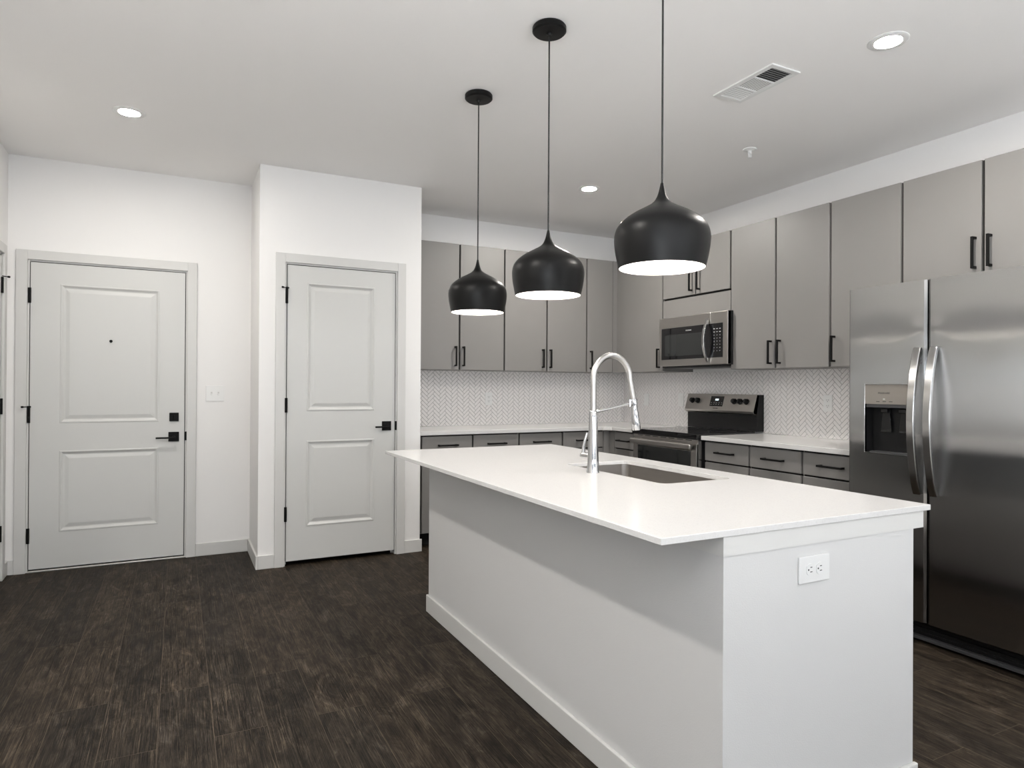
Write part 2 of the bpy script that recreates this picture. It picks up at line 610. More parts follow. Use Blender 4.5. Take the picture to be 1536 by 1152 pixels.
def frame_meshes(root, d, yw, th=T):
    x0, x1, z0, z1 = d
    a, b, t = x0 - JG, x1 + JG, z1 + JG
    j = MB()                                # jamb with a stop behind the slab
    j.box(a - JW, a, yw, yw + th, 0, t + JW).box(b, b + JW, yw, yw + th, 0, t + JW).box(a, b, yw, yw + th, t, t + JW)
    j.box(a, a + 0.014, yw + 0.052, yw + 0.064, 0, t).box(b - 0.014, b, yw + 0.052, yw + 0.064, 0, t).box(a + 0.014, b - 0.014, yw + 0.052, yw + 0.064, t - 0.014, t)
    j.build('jamb', W['trim'], root)
    ci, co = REV, REV + CW
    c = MB()
    c.box(a - co, a - ci, yw - CT, yw, 0, t + co, 0.002)
    c.box(b + ci, b + co, yw - CT, yw, 0, t + co, 0.002)
    c.box(a - ci, b + ci, yw - CT, yw, t + ci, t + co, 0.002)
    c.build('casing', W['trim'], root)


def hinge(root, x, y, z, h=0.10, pin_dir=0, ydir=(0, -1)):
    m = MB()
    m.cyl((x, y - 0.006, z - h / 2), (x, y - 0.006, z + h / 2), 0.0075, 12)
    m.box(x - 0.011, x + 0.007, y - 0.004, y + 0.002, z - h / 2, z + h / 2)
    hg = m.build('hinge', W['black'], root, True)
    if pin_dir:
        p = MB()
        p.tube([(x, y - 0.006, z + h / 2 + 0.006), (x + pin_dir * 0.03, y - 0.03, z + h / 2 + 0.006)], 0.003, 8)
        p.cyl((x + pin_dir * 0.028, y - 0.028, z + h / 2 + 0.006), (x + pin_dir * 0.036, y - 0.035, z + h / 2 + 0.006), 0.0065, 12)
        p.cyl((x, y - 0.006, z + h / 2), (x, y - 0.006, z + h / 2 + 0.012), 0.0095, 12)
        p.tube([(x, y - 0.006, z + h / 2 + 0.006), (x + 0.012, y - 0.016, z + h / 2 + 0.006)], 0.003, 8)
        p.build('stop_pin', W['black'], hg, True)
    return hg


def gap_strip(root, d, yw, dep):
    x0, x1, z0, z1 = d
    m = MB()
    m.box(x0 - JG + 0.0003, x0 - 0.0003, yw + dep, yw + 0.04, z0, z1).box(x1 + 0.0003, x1 + JG - 0.0003, yw + dep, yw + 0.04, z0, z1)
    m.box(x0, x1, yw + dep, yw + 0.04, z1 + 0.0003, z1 + JG - 0.0003)
    m.build('weatherstrip', W['slot'], root)


def lever(root, xc, zc, y, tip_x, s=0.034):
    r = MB().box(xc - s, xc + s, y - 0.009, y, zc - s, zc + s, 0.002).build('lever_rose', W['black'], root)
    m = MB()
    m.cyl((xc, y - 0.009, zc), (xc, y - 0.05, zc), 0.010, 16)
    m.box(tip_x, xc + 0.012, y - 0.058, y - 0.044, zc - 0.011, zc + 0.001, 0.003)
    m.build('lever_handle', W['black'], r, True)


# entry door
d1 = thing('door_1', 'wide pale grey two-panel entry door with deadbolt and peephole', 'door', ((DE[0] + DE[1]) / 2, YE, 0), kind='structure')
slab_mesh(DE, [(-4.742, -4.156, 0.98, 1.910), (-4.742, -4.156, 0.255, 0.797)], YE - 0.001).build('slab', W['door'], d1)
frame_meshes(d1, DE, YE)
MB().box(DE[0] - JG, DE[1] + JG, YE - 0.012, YE + 0.09, 0, 0.011, 0.003).build('threshold', W['alu'], d1)
MB().box(DE[0] - JG, DE[1] + JG, YE + 0.02, YE + 0.04, 0.011, DE[2]).build('sweep', W['plastic'], d1)
hinge(d1, DE[0] - 0.003, YE, 1.825)
hinge(d1, DE[0] - 0.003, YE, 1.035, pin_dir=-1)
hinge(d1, DE[0] - 0.003, YE, 0.242)
lever(d1, -4.062, 0.871, YE - 0.001, -4.175)
db = MB().box(-4.091, -4.031, YE - 0.012, YE - 0.001, 0.981, 1.042, 0.002).build('deadbolt_plate', W['black'], d1)
MB().box(-4.064, -4.058, YE - 0.026, YE - 0.012, 0.997, 1.026, 0.002).build('thumb_turn', W['black'], db)
MB().lathe([(0, -0.006), (0.009, -0.006), (0.010, -0.004), (0.010, 0.0)], (-4.4508, YE - 0.001, 1.5386), 'y', 20).build('peephole', W['black'], d1, True)
MB().box(DE[1] + 0.0005, DE[1] + JG + 0.012, YE - 0.006, YE + 0.007, 0.842, 0.905, 0.002).build('latch_plate', W['black'], d1)
gap_strip(d1, DE, YE, 0.008)

# closet door
d2 = thing('door_2', 'narrow pale grey two-panel door in the closet bump-out', 'door', ((DC[0] + DC[1]) / 2, YC, 0), kind='structure')
slab_mesh(DC, [(-3.239, -2.760, 1.064, 1.957), (-3.239, -2.760, 0.262, 0.858)], YC - 0.001, 0.035).build('slab', W['door'], d2)
frame_meshes(d2, DC, YC)
hinge(d2, DC[0] - 0.003, YC, 1.855, pin_dir=-1)
hinge(d2, DC[0] - 0.003, YC, 1.105)
hinge(d2, DC[0] - 0.003, YC, 0.356)
lever(d2, -2.670, 0.949, YC - 0.001, -2.765)
gap_strip(d2, DC, YC, 0.010)
MB().box(DC[1] + 0.0005, DC[1] + JG + 0.012, YC - 0.007, YC + 0.008, 0.916, 0.982, 0.002).build('latch_plate', W['black'], d2)

# left-wall door, seen only at its edge (built along Y)
d3 = thing('door_3', 'door in the left side wall, only its casing and hinges in view', 'door', (XL, (DL[0] + DL[1]) / 2, 0), kind='structure')
a, b, t = DL[0] - JG, DL[1] + JG, DL[3] + JG
MB().box(XL - 0.044, XL + 0.001, DL[0], DL[1], DL[2], DL[3], 0.002).build('slab', W['door'], d3)
j = MB()
j.box(XL - T, XL, a - JW, a, 0, t + JW).box(XL - T, XL, b, b + JW, 0, t + JW).box(XL - T, XL, a, b, t, t + JW)
j.build('jamb', W['trim'], d3)
c = MB()
c.box(XL, XL + CT, a - REV - CW, a - REV, 0, t + REV + CW, 0.004).box(XL, XL + CT, b + REV, b + REV + CW, 0, t + REV + CW, 0.004)
c.box(XL, XL + CT, a - REV, b + REV, t + REV, t + REV + CW, 0.004)
c.build('casing', W['trim'], d3)
for i, z in enumerate((1.862, 1.10, 0.30)):
    m = MB()
    m.cyl((XL + 0.006, DL[1] + 0.003, z - 0.05), (XL + 0.006, DL[1] + 0.003, z + 0.05), 0.0075, 12)
    m.box(XL - 0.002, XL + 0.004, DL[1] - 0.006, DL[1] + 0.012, z - 0.05, z + 0.05)
    hg = m.build('hinge', W['black'], d3, True)
    if i == 0:
        p = MB()
        p.tube([(XL + 0.006, DL[1] + 0.003, z + 0.056), (XL + 0.032, DL[1] + 0.028, z + 0.056)], 0.003, 8)
        p.cyl((XL + 0.030, DL[1] + 0.026, z + 0.056), (XL + 0.038, DL[1] + 0.034, z + 0.056), 0.0065, 12)
        p.build('stop_pin', W['black'], hg, True)

# baseboards
BH, BT = 0.092, 0.014


def baseboard(name, label, boxes):
    m = MB()
    for q in boxes:
        m.box(*q, 0, BH, 0.003)
    return struct(m.build(name, W['trim']), label, 'baseboard')


ce = REV + CW + JG
baseboard('baseboard_entry', 'white baseboard either side of the entry door',
          [(XL + BT, DE[0] - ce, YE - BT, YE), (DE[1] + ce, XB0 - BT, YE - BT, YE)])
baseboard('baseboard_closet', 'white baseboard around the closet bump-out',
          [(XB0 - BT, XB0, YC - BT, YE - BT), (XB0, DC[0] - ce, YC - BT, YC), (DC[1] + ce, XB1 + BT, YC - BT, YC)])
baseboard('baseboard_left', 'white baseboard along the left side wall',
          [(XL, XL + BT, DL[1] + JG + REV + CW, YE), (XL, XL + BT, REAR, DL[0] - JG - REV - CW)])
baseboard('baseboard_right', 'white baseboard along the right wall past the refrigerator', [(-BT, 0, REAR, -4.15)])


# ------------------------------------------------------------------ tile backsplashes
def clip(poly, a0, a1, b0, b1):
    for (ax, v, sgn) in ((0, a0, 1), (0, a1, -1), (1, b0, 1), (1, b1, -1)):
        out = []
        for i in range(len(poly)):
            p, q = poly[i], poly[(i + 1) % len(poly)]
            dp, dq = (p[ax] - v) * sgn, (q[ax] - v) * sgn
            if dp >= 0:
                out.append(p)
            if dp * dq < 0:
                s = dp / (dp - dq)
                out.append((p[0] + (q[0] - p[0]) * s, p[1] + (q[1] - p[1]) * s))
        poly = out
        if len(poly) < 3:
            return None
    return poly


def herringbone(wall, rects, off):
    Wt, n, g = 0.0263, 3, 0.0012
    Lt = n * Wt
    r2 = math.sqrt(0.5)
    tiles = MB(wall)
    grout = MB(wall)
    for (a0, a1, b0, b1) in rects:
        grout.box(a0, a1, 0.0, 0.0062, b0, b1)
        for band in range(-60, 61):
            for k in range(-140, 141):
                for kind in (0, 1):
                    ox, oy = k * Wt + band * 2 * Lt, k * Wt
                    if kind == 0:
                        q = (ox + g, ox + Lt - g, oy + g, oy + Wt - g)
                    else:
                        q = (ox - Wt + g, ox - g, oy + g, oy + Lt - g)
                    pts = [((x - y) * r2, (x + y) * r2) for x, y in ((q[0], q[2]), (q[1], q[2]), (q[1], q[3]), (q[0], q[3]))]
                    pts = [(p[0] + off[0], p[1] + off[1]) for p in pts]
                    if max(p[0] for p in pts) < a0 or min(p[0] for p in pts) > a1 or max(p[1] for p in pts) < b0 or min(p[1] for p in pts) > b1:
                        continue
                    c_ = clip(pts, a0, a1, b0, b1)
                    if c_:
                        tiles.prism(c_, 'y', 0.0055, 0.008)
    return tiles, grout


CTOP, UB, UT = 0.893, 1.379, 2.429
for wall, rects, off, lab in (
        ('B', [(XB1 + 0.001, -0.009, CTOP + 0.001, UB - 0.001)], (-1.2, 1.1), 'white herringbone tile backsplash under the left-hand run of wall cabinets'),
        ('R', [(-3.085, -1.0, CTOP + 0.001, UB - 0.001), (-1.0, -0.001, CTOP + 0.001, UB - 0.001)], (-1.55, 1.1), 'white herringbone tile backsplash behind the range and right-hand counter')):
    tl, gr = herringbone(wall, rects, off)
    root = thing('tile_backsplash', lab, 'backsplash', (-1.2, 0, CTOP) if wall == 'B' else (0, -1.5, CTOP), kind='structure')
    gr.build('grout', W['grout'], root)
    tl.build('tile_surface', W['tile'], root)


# ------------------------------------------------------------------ cabinets
def pull(root, wall, u0, u1, v, w0, w1, horizontal):
    """square bar pull on two posts"""
    m = MB(wall)
    s = 0.0060
    if horizontal:
        w = (w0 + w1) / 2
        m.box(u0, u1, v + 0.026, v + 0.026 + 2 * s, w - s, w + s, 0.001, 1)
        for u in (u0 + s + 0.004, u1 - s - 0.004):
            m.box(u - s, u + s, v, v + 0.026, w - s, w + s)
    else:
        u = (u0 + u1) / 2
        m.box(u - s, u + s, v + 0.026, v + 0.026 + 2 * s, w0, w1, 0.001, 1)
        for w in (w0 + s, w1 - s):
            m.box(u - s, u + s, v, v + 0.026, w - s, w + s)
    return m.build('handle', W['black'], root)


GAP = 0.0072     # half gap between neighbouring fronts


def front(root, wall, name, u0, u1, v, w0, w1, th=0.019):
    return MB(wall).box(u0, u1, v, v + th, w0, w1, 0.0015, 1).build(name, W['cab'], root)


def carcass(root, wall, u0, u1, v1, w0, w1, v0=0.0):
    MB(wall).box(u0 + 0.0005, u1 - 0.0005, v0 + 0.001, v1, w0, w1).build('carcass', W['cab'], root)
    MB(wall).box(u0 + 0.004, u1 - 0.004, v1, v1 + 0.0012, w0 + 0.004, w1 - 0.004).build('gap_shade', W['carcass'], root)  # dark sheet standing in for shade between the fronts


UD, BD = 0.325, 0.605      # carcass depths


def where(wall, u0, u1, w):
    return ((u0 + u1) / 2, -0.2, w) if wall == 'B' else (-0.2, (u0 + u1) / 2, w)


def wall_cabinet(wall, label, u0, u1, w0, w1, doors, group, doorbottom=None, panel=None):
    """doors: list of (u0,u1,handle side or None)"""
    r = thing('wall_cabinet', label, 'cabinet', where(wall, u0, u1, w0), group)
    v0 = 0.0 if wall == 'B' else 0.0
    carcass(r, wall, u0, u1, UD, w0, w1)
    db = w0 if doorbottom is None else doorbottom
    for (a, b_, h) in doors:
        d = front(r, wall, 'cabinet_door', a + GAP, b_ - GAP, UD + 0.0013, db + 0.001, w1 - 0.002)
        if h is not None:
            pull(d, wall, h, h, UD + 0.0203, db + 0.030, db + 0.195, False)
    if panel:
        MB(wall).box(u0 + 0.002, u1 - 0.002, UD + 0.0013, UD + 0.014, w0, panel, 0.001, 1).build('filler_panel', W['cab'], r)
    return r


G1, G2 = 'wall cabinets on the left-hand kitchen wall', 'wall cabinets on the range wall'
wall_cabinet('B', 'grey two-door wall cabinet next to the closet wall', -2.372, -1.529, UB, UT,
             [(-2.372, -1.945, -1.985), (-1.945, -1.529, -1.914)], G1)
wall_cabinet('B', 'grey two-door wall cabinet behind the middle pendant lamp', -1.529, -0.683, UB, UT,
             [(-1.529, -1.105, -1.152), (-1.105, -0.683, -1.075)], G1)
wall_cabinet('B', 'slim grey one-door wall cabinet beside the inner corner', -0.683, -0.388, UB, UT,
             [(-0.683, -0.388, -0.643)], G1)
r = thing('corner_filler', 'narrow grey filler strip in the corner between the two wall cabinet runs', 'filler', (-0.3, -0.3, UB))
MB().box(-0.387, -0.326, -0.338, -0.001, UB, UT).build('strip', W['cab'], r)
MB().box(-0.338, -0.001, -0.426, -0.339, UB, UT).build('strip', W['cab'], r)
r = thing('closet_filler', 'thin grey filler strip between first wall cabinet and closet wall', 'filler', (-2.39, -0.3, UB))
MB().box(XB1 + 0.001, -2.3725, -0.343, -0.3, UB, UT).build('strip', W['cab'], r)
wall_cabinet('R', 'grey one-door wall cabinet between the corner and the microwave', -1.000, -0.427, UB, UT,
             [(-1.000, -0.427, -0.966)], G2)
wall_cabinet('R', 'short grey two-door wall cabinet above the microwave', -1.776, -1.001, 1.826, UT,
             [(-1.776, -1.402, -1.447), (-1.402, -1.001, -1.361)], G2, doorbottom=1.990, panel=1.976)
wall_cabinet('R', 'tall grey two-door wall cabinet right of the microwave', -2.622, -1.777, UB, UT,
             [(-2.195, -1.777, -2.158), (-2.622, -2.195, -2.236)], G2)
wall_cabinet('R', 'tall grey one-door wall cabinet beside the refrigerator top', -3.087, -2.623, UB, UT,
             [(-3.087, -2.623, -2.656)], G2)
wall_cabinet('R', 'grey two-door wall cabinet above the refrigerator', -3.945, -3.088, 1.81, UT,
             [(-3.514, -3.088, -3.478), (-3.945, -3.514, -3.552)], G2, doorbottom=1.838)
tall = MB('R').box(-3.9650, -3.9460, 0.0, 0.345, 1.79, UT)
tag(tall.build('end_panel', W['cab']), 'grey end panel closing the wall cabinets past the refrigerator', 'panel')

DT, DB2, TOE = 0.851, 0.716, 0.105


def base_cabinet(wall, label, u0, u1, bays, group, mode='door'):
    r = thing('base_cabinet', label, 'cabinet', where(wall, u0, u1, 0), group)
    carcass(r, wall, u0, u1, BD, TOE, CTOP - 0.031)
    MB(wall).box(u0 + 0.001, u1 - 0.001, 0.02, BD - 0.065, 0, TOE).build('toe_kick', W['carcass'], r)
    for (a, b_) in bays:
        hw = 0.083 if (b_ - a) > 0.3 else 0.09
        c_ = (a + b_) / 2
        d = front(r, wall, 'drawer', a + GAP, b_ - GAP, BD + 0.0013, DB2, DT)
        pull(d, wall, c_ - hw, c_ + hw, BD + 0.0203, 0.782, 0.782, True)
        if mode == 'door':
            e = front(r, wall, 'cabinet_door', a + GAP, b_ - GAP, BD + 0.0013, TOE + 0.004, DB2 - 0.012)
            hu = b_ - 0.04 if a == bays[0][0] else a + 0.04
            pull(e, wall, hu, hu, BD + 0.0203, 0.50, 0.665, False)
        else:
            for (z0, z1) in ((TOE + 0.004, 0.398), (0.410, DB2 - 0.012)):
                e = front(r, wall, 'drawer', a + GAP, b_ - GAP, BD + 0.0013, z0, z1)
                pull(e, wall, c_ - hw, c_ + hw, BD + 0.0203, z1 - 0.075, z1 - 0.075, True)
    return r


G3, G4 = 'base cabinets on the left-hand kitchen wall', 'base cabinets on the range wall'
base_cabinet('B', 'grey base cabinet with two drawers next to the closet wall', -2.372, -1.527, [(-2.372, -1.942), (-1.942, -1.527)], G3)
base_cabinet('B', 'grey base cabinet with two drawers partly behind the faucet', -1.526, -0.683, [(-1.526, -1.108), (-1.108, -0.683)], G3)
r = thing('closet_filler', 'dark grey filler strip between base cabinet and closet wall', 'filler', (-2.39, -0.6, 0))
MB().box(XB1 + 0.001, -2.3725, -0.612, -0.5, TOE, CTOP - 0.031).build('strip', W['cab'], r)
r = thing('corner_filler', 'grey filler posts in the inner corner under the counter', 'filler', (-0.6, -0.6, 0))
MB().box(-0.6825, -0.607, -0.622, -0.35, TOE, CTOP - 0.031).build('strip', W['cab'], r)
MB().box(-0.622, -0.35, -0.694, -0.623, TOE, CTOP - 0.031).build('strip', W['cab'], r)
base_cabinet('R', 'narrow grey drawer stack left of the range', -1.022, -0.695, [(-1.000, -0.697)], G4, 'drawers')
base_cabinet('R', 'grey drawer stack directly right of the range', -2.2265, -1.806, [(-2.2265, -1.806)], G4, 'drawers')
base_cabinet('R', 'grey drawer stack second right of the range', -2.6448, -2.2268, [(-2.6448, -2.2268)], G4, 'drawers')
base_cabinet('R', 'grey drawer stack beside the refrigerator', -3.066, -2.6451, [(-3.066, -2.6451)], G4, 'drawers')

# kitchen countertops
EF = 0.645
ct = MB()
ct.prism([(XB1 + 0.001, -0.0085), (-0.0085, -0.0085), (-0.0085, -1.021), (-0.652, -1.021), (-0.652, -0.700), (-0.705, -EF), (XB1 + 0.001, -EF)], 'z', CTOP - 0.03, CTOP)
tag(ct.build('kitchen_countertop', W['quartz'], bevel=0.002), 'pale quartz countertop turning the corner left of the range', 'countertop')
ct = MB().box(-0.655, -0.0085, -3.075, -1.803, CTOP - 0.03, CTOP, 0.002)
tag(ct.build('kitchen_countertop', W['quartz']), 'pale quartz countertop between the range and the refrigerator', 'countertop')


# ------------------------------------------------------------------ outlets
def plate_thing(name, label, wall, u, w, kind, y=None, wide=0.07, high=0.115, horizontal=False, group=None):
    """kind: duplex / blank / toggles.  wall 'B','R' or 'F' = a plane y facing -Y"""
    base_v = 0.008 if wall in 'BR' else 0.0
    m = MB(wall if wall in 'BR' else None)

    def bx(mm, u0, u1, v0, v1, w0, w1, bev=0.0):
        if wall in 'BR':
            mm.box(u0, u1, base_v + v0, base_v + v1, w0, w1, bev)
        else:
            mm.box(u0, u1, y - v1, y - v0, w0, w1, bev)
        return mm
    mk = lambda: MB(wall if wall in 'BR' else None)
    loc = {'B': (u, 0, w), 'R': (0, u, w), 'F': (u, y or 0, w)}[wall]
    r = thing(name, label, 'outlet' if kind == 'duplex' else 'switch' if kind == 'toggles' else 'wall plate', loc, group)
    if horizontal:
        wide, high = high, wide
    bx(m, u - wide / 2, u + wide / 2, 0, 0.006, w - high / 2, w + high / 2, 0.002)
    pm = W['plate_grey'] if horizontal else W['plate']
    m.build('cover_plate', pm, r)
    if kind == 'duplex':
        for s in (-1, 1):
            cu, cw = (u + s * 0.0195, w) if horizontal else (u, w + s * 0.0195)
            f = mk()
            n = 20
            poly = []
            for k in range(n):
                an = 2 * math.pi * k / n
                px_, pz_ = 0.0168 * math.cos(an), 0.0168 * math.sin(an)
                if horizontal:
                    pz_ = max(-0.0165, min(0.0165, pz_)); px_ = max(-0.0145, min(0.0145, px_))
                else:
                    pz_ = max(-0.0145, min(0.0145, pz_))
                poly.append((cu + px_, cw + pz_))
            if wall in 'BR':
                f.prism(poly, 'y', base_v + 0.006, base_v + 0.0078)
            else:
                f.prism(poly, 'y', y - 0.0078, y - 0.006)
            fo = f.build('receptacle', pm, r)
            sl = mk()
            for (du, dw, a_, b_) in ((-0.0063, 0.003, 0.0011, 0.0042), (0.0063, 0.003, 0.0011, 0.0036), (0, -0.0078, 0.0022, 0.0022)):
                if horizontal:
                    du, dw, a_, b_ = dw, du, b_, a_
                bx(sl, cu + du - a_, cu + du + a_, 0.0074, 0.0082, cw + dw - b_, cw + dw + b_)
            sl.build('slots', W['slot'], fo)
    elif kind == 'toggles':
        for s in (-1, 1):
            cu = u + s * 0.023
            f = mk()
            bx(f, cu - 0.0055, cu + 0.0055, 0.006, 0.0075, w - 0.012, w + 0.012)
            fo = f.build('toggle_slot', W['trim'], r)
            g_ = mk()
            bx(g_, cu - 0.0042, cu + 0.0042, 0.0075, 0.018, w - 0.011, w - 0.001, 0.001)
            g_.build('toggle', W['plate'], fo)
    elif kind == 'rocker':
        f = mk()
        bx(f, u - 0.0165, u + 0.0165, 0.006, 0.009, w - 0.033, w + 0.033, 0.001)
        f.build('rocker', W['plate'], r)
    return r


plate_thing('wall_outlet', 'white upright outlet on the tile under the left-hand wall cabinets', 'B', -1.520, 1.128, 'duplex')
plate_thing('wall_plate', 'white rocker plate on the tile near the inner corner', 'R', -0.371, 1.125, 'rocker')
plate_thing('wall_plate', 'white rocker plate on the tile just left of the range', 'R', -0.858, 1.133, 'rocker')
plate_thing('wall_outlet', 'white upright outlet on the tile near the refrigerator', 'R', -2.354, 1.138, 'duplex')
plate_thing('light_switch', 'white double light switch on the wall right of the entry door', 'F', -3.795, 1.179, 'toggles', YE, 0.122, 0.115)

# ------------------------------------------------------------------ island
IX0, IX1, IY0, IY1, IT = -3.004, -1.932, -4.193, -1.841, 0.880
JX0, JX1, JY0, JY1 = -2.795, -2.008, -4.185, -1.985
IB = 0.8625
isl = thing('kitchen_island', 'white island base with baseboard under the quartz top', 'island', ((JX0 + JX1) / 2, (JY0 + JY1) / 2, 0))
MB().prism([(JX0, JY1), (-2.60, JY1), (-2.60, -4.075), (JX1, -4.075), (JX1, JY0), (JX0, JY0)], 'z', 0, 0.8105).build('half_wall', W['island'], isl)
ap = MB()
ap.prism([(JX0 - 0.003, JY1), (-2.62, JY1), (-2.62, -4.10), (-1.962, -4.10), (-1.962, JY0 - 0.003), (JX0 - 0.003, JY0 - 0.003)], 'z', 0.811, IB)
ap.build('apron', W['trim'], isl)
bb = MB()
bb.box(JX0 - BT, JX0, JY0 - BT, JY1 + 0.004, 0, BH, 0.003).box(JX0, JX1 + 0.006, JY0 - BT, JY0, 0, BH, 0.003)
bb.build('baseboard', W['trim'], isl)
MB().box(-2.598, -2.035, -4.074, JY1, TOE, 0.62).build('carcass', W['cab'], isl)
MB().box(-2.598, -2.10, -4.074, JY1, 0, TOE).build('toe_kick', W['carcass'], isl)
MB().box(-2.044, -2.035, -4.074, JY1, 0.62, IB).build('face_rail', W['cab'], isl)
n = 4
for k in range(n):
    y0 = -4.07 + k * (JY1 - 0.004 + 4.07) / n
    y1 = -4.07 + (k + 1) * (JY1 - 0.004 + 4.07) / n
    dd = MB().box(-2.034, -2.015, y0 + GAP, y1 - GAP, TOE + 0.004, 0.85, 0.0015, 1).build('cabinet_door', W['cab'], isl)
    hy = y1 - 0.04 if k % 2 == 0 else y0 + 0.04
    hm = MB()
    hm.box(-2.0145 + 0.024, -2.0145 + 0.034, hy - 0.005, hy + 0.005, 0.65, 0.815)
    for z in (0.655, 0.81):
        hm.box(-2.0145, -2.0145 + 0.024, hy - 0.005, hy + 0.005, z - 0.005, z + 0.005)
    hm.build('handle', W['black'], dd)
plate_thing('wall_outlet', 'white sideways outlet on the end of the island', 'F', -2.461, 0.742, 'duplex', JY0, 0.074, 0.122, True)

# island top with the sink cut-out
SX0, SX1, SY0, SY1, SR = -2.412, -2.058, -3.492, -2.790, 0.035


def rounded(x0, x1, y0, y1, r, n=6):
    pts = []
    for (cx, cy, a0) in ((x1 - r, y1 - r, 0), (x0 + r, y1 - r, 90), (x0 + r, y0 + r, 180), (x1 - r, y0 + r, 270)):
        for k in range(n + 1):
            an = math.radians(a0 + 90 * k / n)
            pts.append((cx + r * math.cos(an), cy + r * math.sin(an)))
    return pts


def plate_with_hole(m, ox0, ox1, oy0, oy1, hole, z0, z1):
    """rectangle with a rounded hole: the hole ring (7 points a corner) joined to the outline"""
    k = len(hole) // 4
    oc = [(ox1, oy1), (ox0, oy1), (ox0, oy0), (ox1, oy0)]
    out = {}
    for z in (z0, z1):
        H = [m.bm.verts.new((x, y, z)) for x, y in hole]
        O = [m.bm.verts.new((x, y, z)) for x, y in oc]
        for c_ in range(4):
            seg = H[c_ * k:(c_ + 1) * k]
            for i in range(k - 1):
                m.bm.faces.new((O[c_], seg[i], seg[i + 1]))
            nx = (c_ + 1) % 4
            m.bm.faces.new((O[c_], seg[-1], H[nx * k], O[nx]))
        out[z] = (H, O)
    for idx in (0, 1):
        A, B = out[z0][idx], out[z1][idx]
        for i in range(len(A)):
            j_ = (i + 1) % len(A)
            m.bm.faces.new((A[i], A[j_], B[j_], B[i]))


it = MB()
plate_with_hole(it, IX0, IX1, IY0, IY1, rounded(SX0, SX1, SY0, SY1, SR), IB + 0.0002, IT)
tag(it.build('island_countertop', W['quartz'], bevel=0.0015), 'long white quartz island top with overhang and sink cut-out', 'countertop')

# sink basin under the top
sk = thing('kitchen_sink', 'stainless undermount sink set into the island top', 'sink', ((SX0 + SX1) / 2, (SY0 + SY1) / 2, 0.66))
m = MB()
levels = [(0.012, IB - 0.0005), (-0.004, IB - 0.0005), (-0.004, IB - 0.004), (-0.002, 0.70), (0.006, 0.672), (0.03, 0.664)]
rings = []
for ins, z in levels:
    o_ = -0.012 if z == IB - 0.0005 and ins > 0 else ins
    rings.append([m.bm.verts.new((x, y, z)) for x, y in rounded(SX0 + o_, SX1 - o_, SY0 + o_, SY1 - o_, max(0.012, SR - max(0, o_)))])
for A, B in zip(rings, rings[1:]):
    for i in range(len(A)):
        j_ = (i + 1) % len(A)
        m.bm.faces.new((A[i], A[j_], B[j_], B[i]))
m.bm.faces.new(rings[-1])
m.build('basin', W['sinksteel'], sk, True, 50)
MB().lathe([(0, 0.004), (0.022, 0.004), (0.028, 0.008), (0.042, 0.006), (0.044, 0.001), (0.044, -0.02)], ((SX0 + SX1) / 2, (SY0 + SY1) / 2, 0.664), 'z', 32).build('drain', W['chrome'], sk, True)

# faucet
FX, FY = -2.4705, -3.11
fc = thing('kitchen_faucet', 'tall chrome spring faucet standing beside the island sink', 'faucet', (FX, FY, IT))
m = MB()
m.lathe([(0, 0), (0.0275, 0), (0.0275, 0.006), (0.0255, 0.010), (0.0235, 0.06), (0.0205, 0.15), (0.0175, 0.235), (0.0165, 0.258), (0.0135, 0.262), (0, 0.262)], (FX, FY, IT), 'z', 40)
m.build('column', W['chrome'], fc, True, 40)
pts = []
R_ = 0.095
zc = 1.278
xe = FX + 2 * R_
for k in range(6):
    pts.append((FX, FY, 1.139 + (zc - 1.139) * k / 5))
for k in range(1, 25):
    an = math.pi * (1 - k / 24)
    pts.append((FX + R_ + R_ * math.cos(an), FY, zc + 0.100 * math.sin(an)))
for k in range(1, 7):
    s_ = k / 6
    pts.append((xe + 0.021 * s_, FY, zc - (zc - 1.185) * s_))
m = MB().tube(pts, 0.0135, 20)
m.build('spring_hose', W['hose'], fc, True, 60)
hx = xe + 0.021
m = MB().tube([(FX + 0.010, FY, 1.136), (hx - 0.012, FY, 1.172)], 0.0062, 14)
m.cyl((hx - 0.02, FY, 1.158), (hx - 0.02, FY, 1.188), 0.007, 14)
m.build('support_arm', W['chrome'], fc, True)
m = MB()
dr = Vector((0.13, 0, -1)).normalized()
m.lathe([(0, 0.002), (0.0155, 0.002), (0.0165, -0.004), (0.0165, -0.020), (0.0145, -0.022), (0.0145, -0.050), (0.0165, -0.055), (0.0195, -0.128), (0.0185, -0.134), (0, -0.134)],
        (hx - 0.0005, FY, 1.188), -dr, 32)
m.build('spray_head', W['chrome'], fc, True, 40)
m = MB()
m.cyl((FX, FY + 0.012, 0.945), (FX - 0.008, FY + 0.062, 0.945), 0.0165, 24)
m.cyl((FX - 0.008, FY + 0.062, 0.945), (FX - 0.0095, FY + 0.072, 0.945), 0.0165, 24, 0.012)
m.build('lever_hub', W['chrome'], fc, True)
m = MB().tube([(FX - 0.008, FY + 0.062, 0.95), (FX - 0.004, FY + 0.066, 0.985), (FX + 0.004, FY + 0.064, 1.02), (FX + 0.010, FY + 0.060, 1.045)], [0.009, 0.0075, 0.006, 0.0055], 14)
m.build('lever_handle', W['chrome'], fc, True)


# ------------------------------------------------------------------ pendants, downlights, vent, sprinkler
PX = -2.674


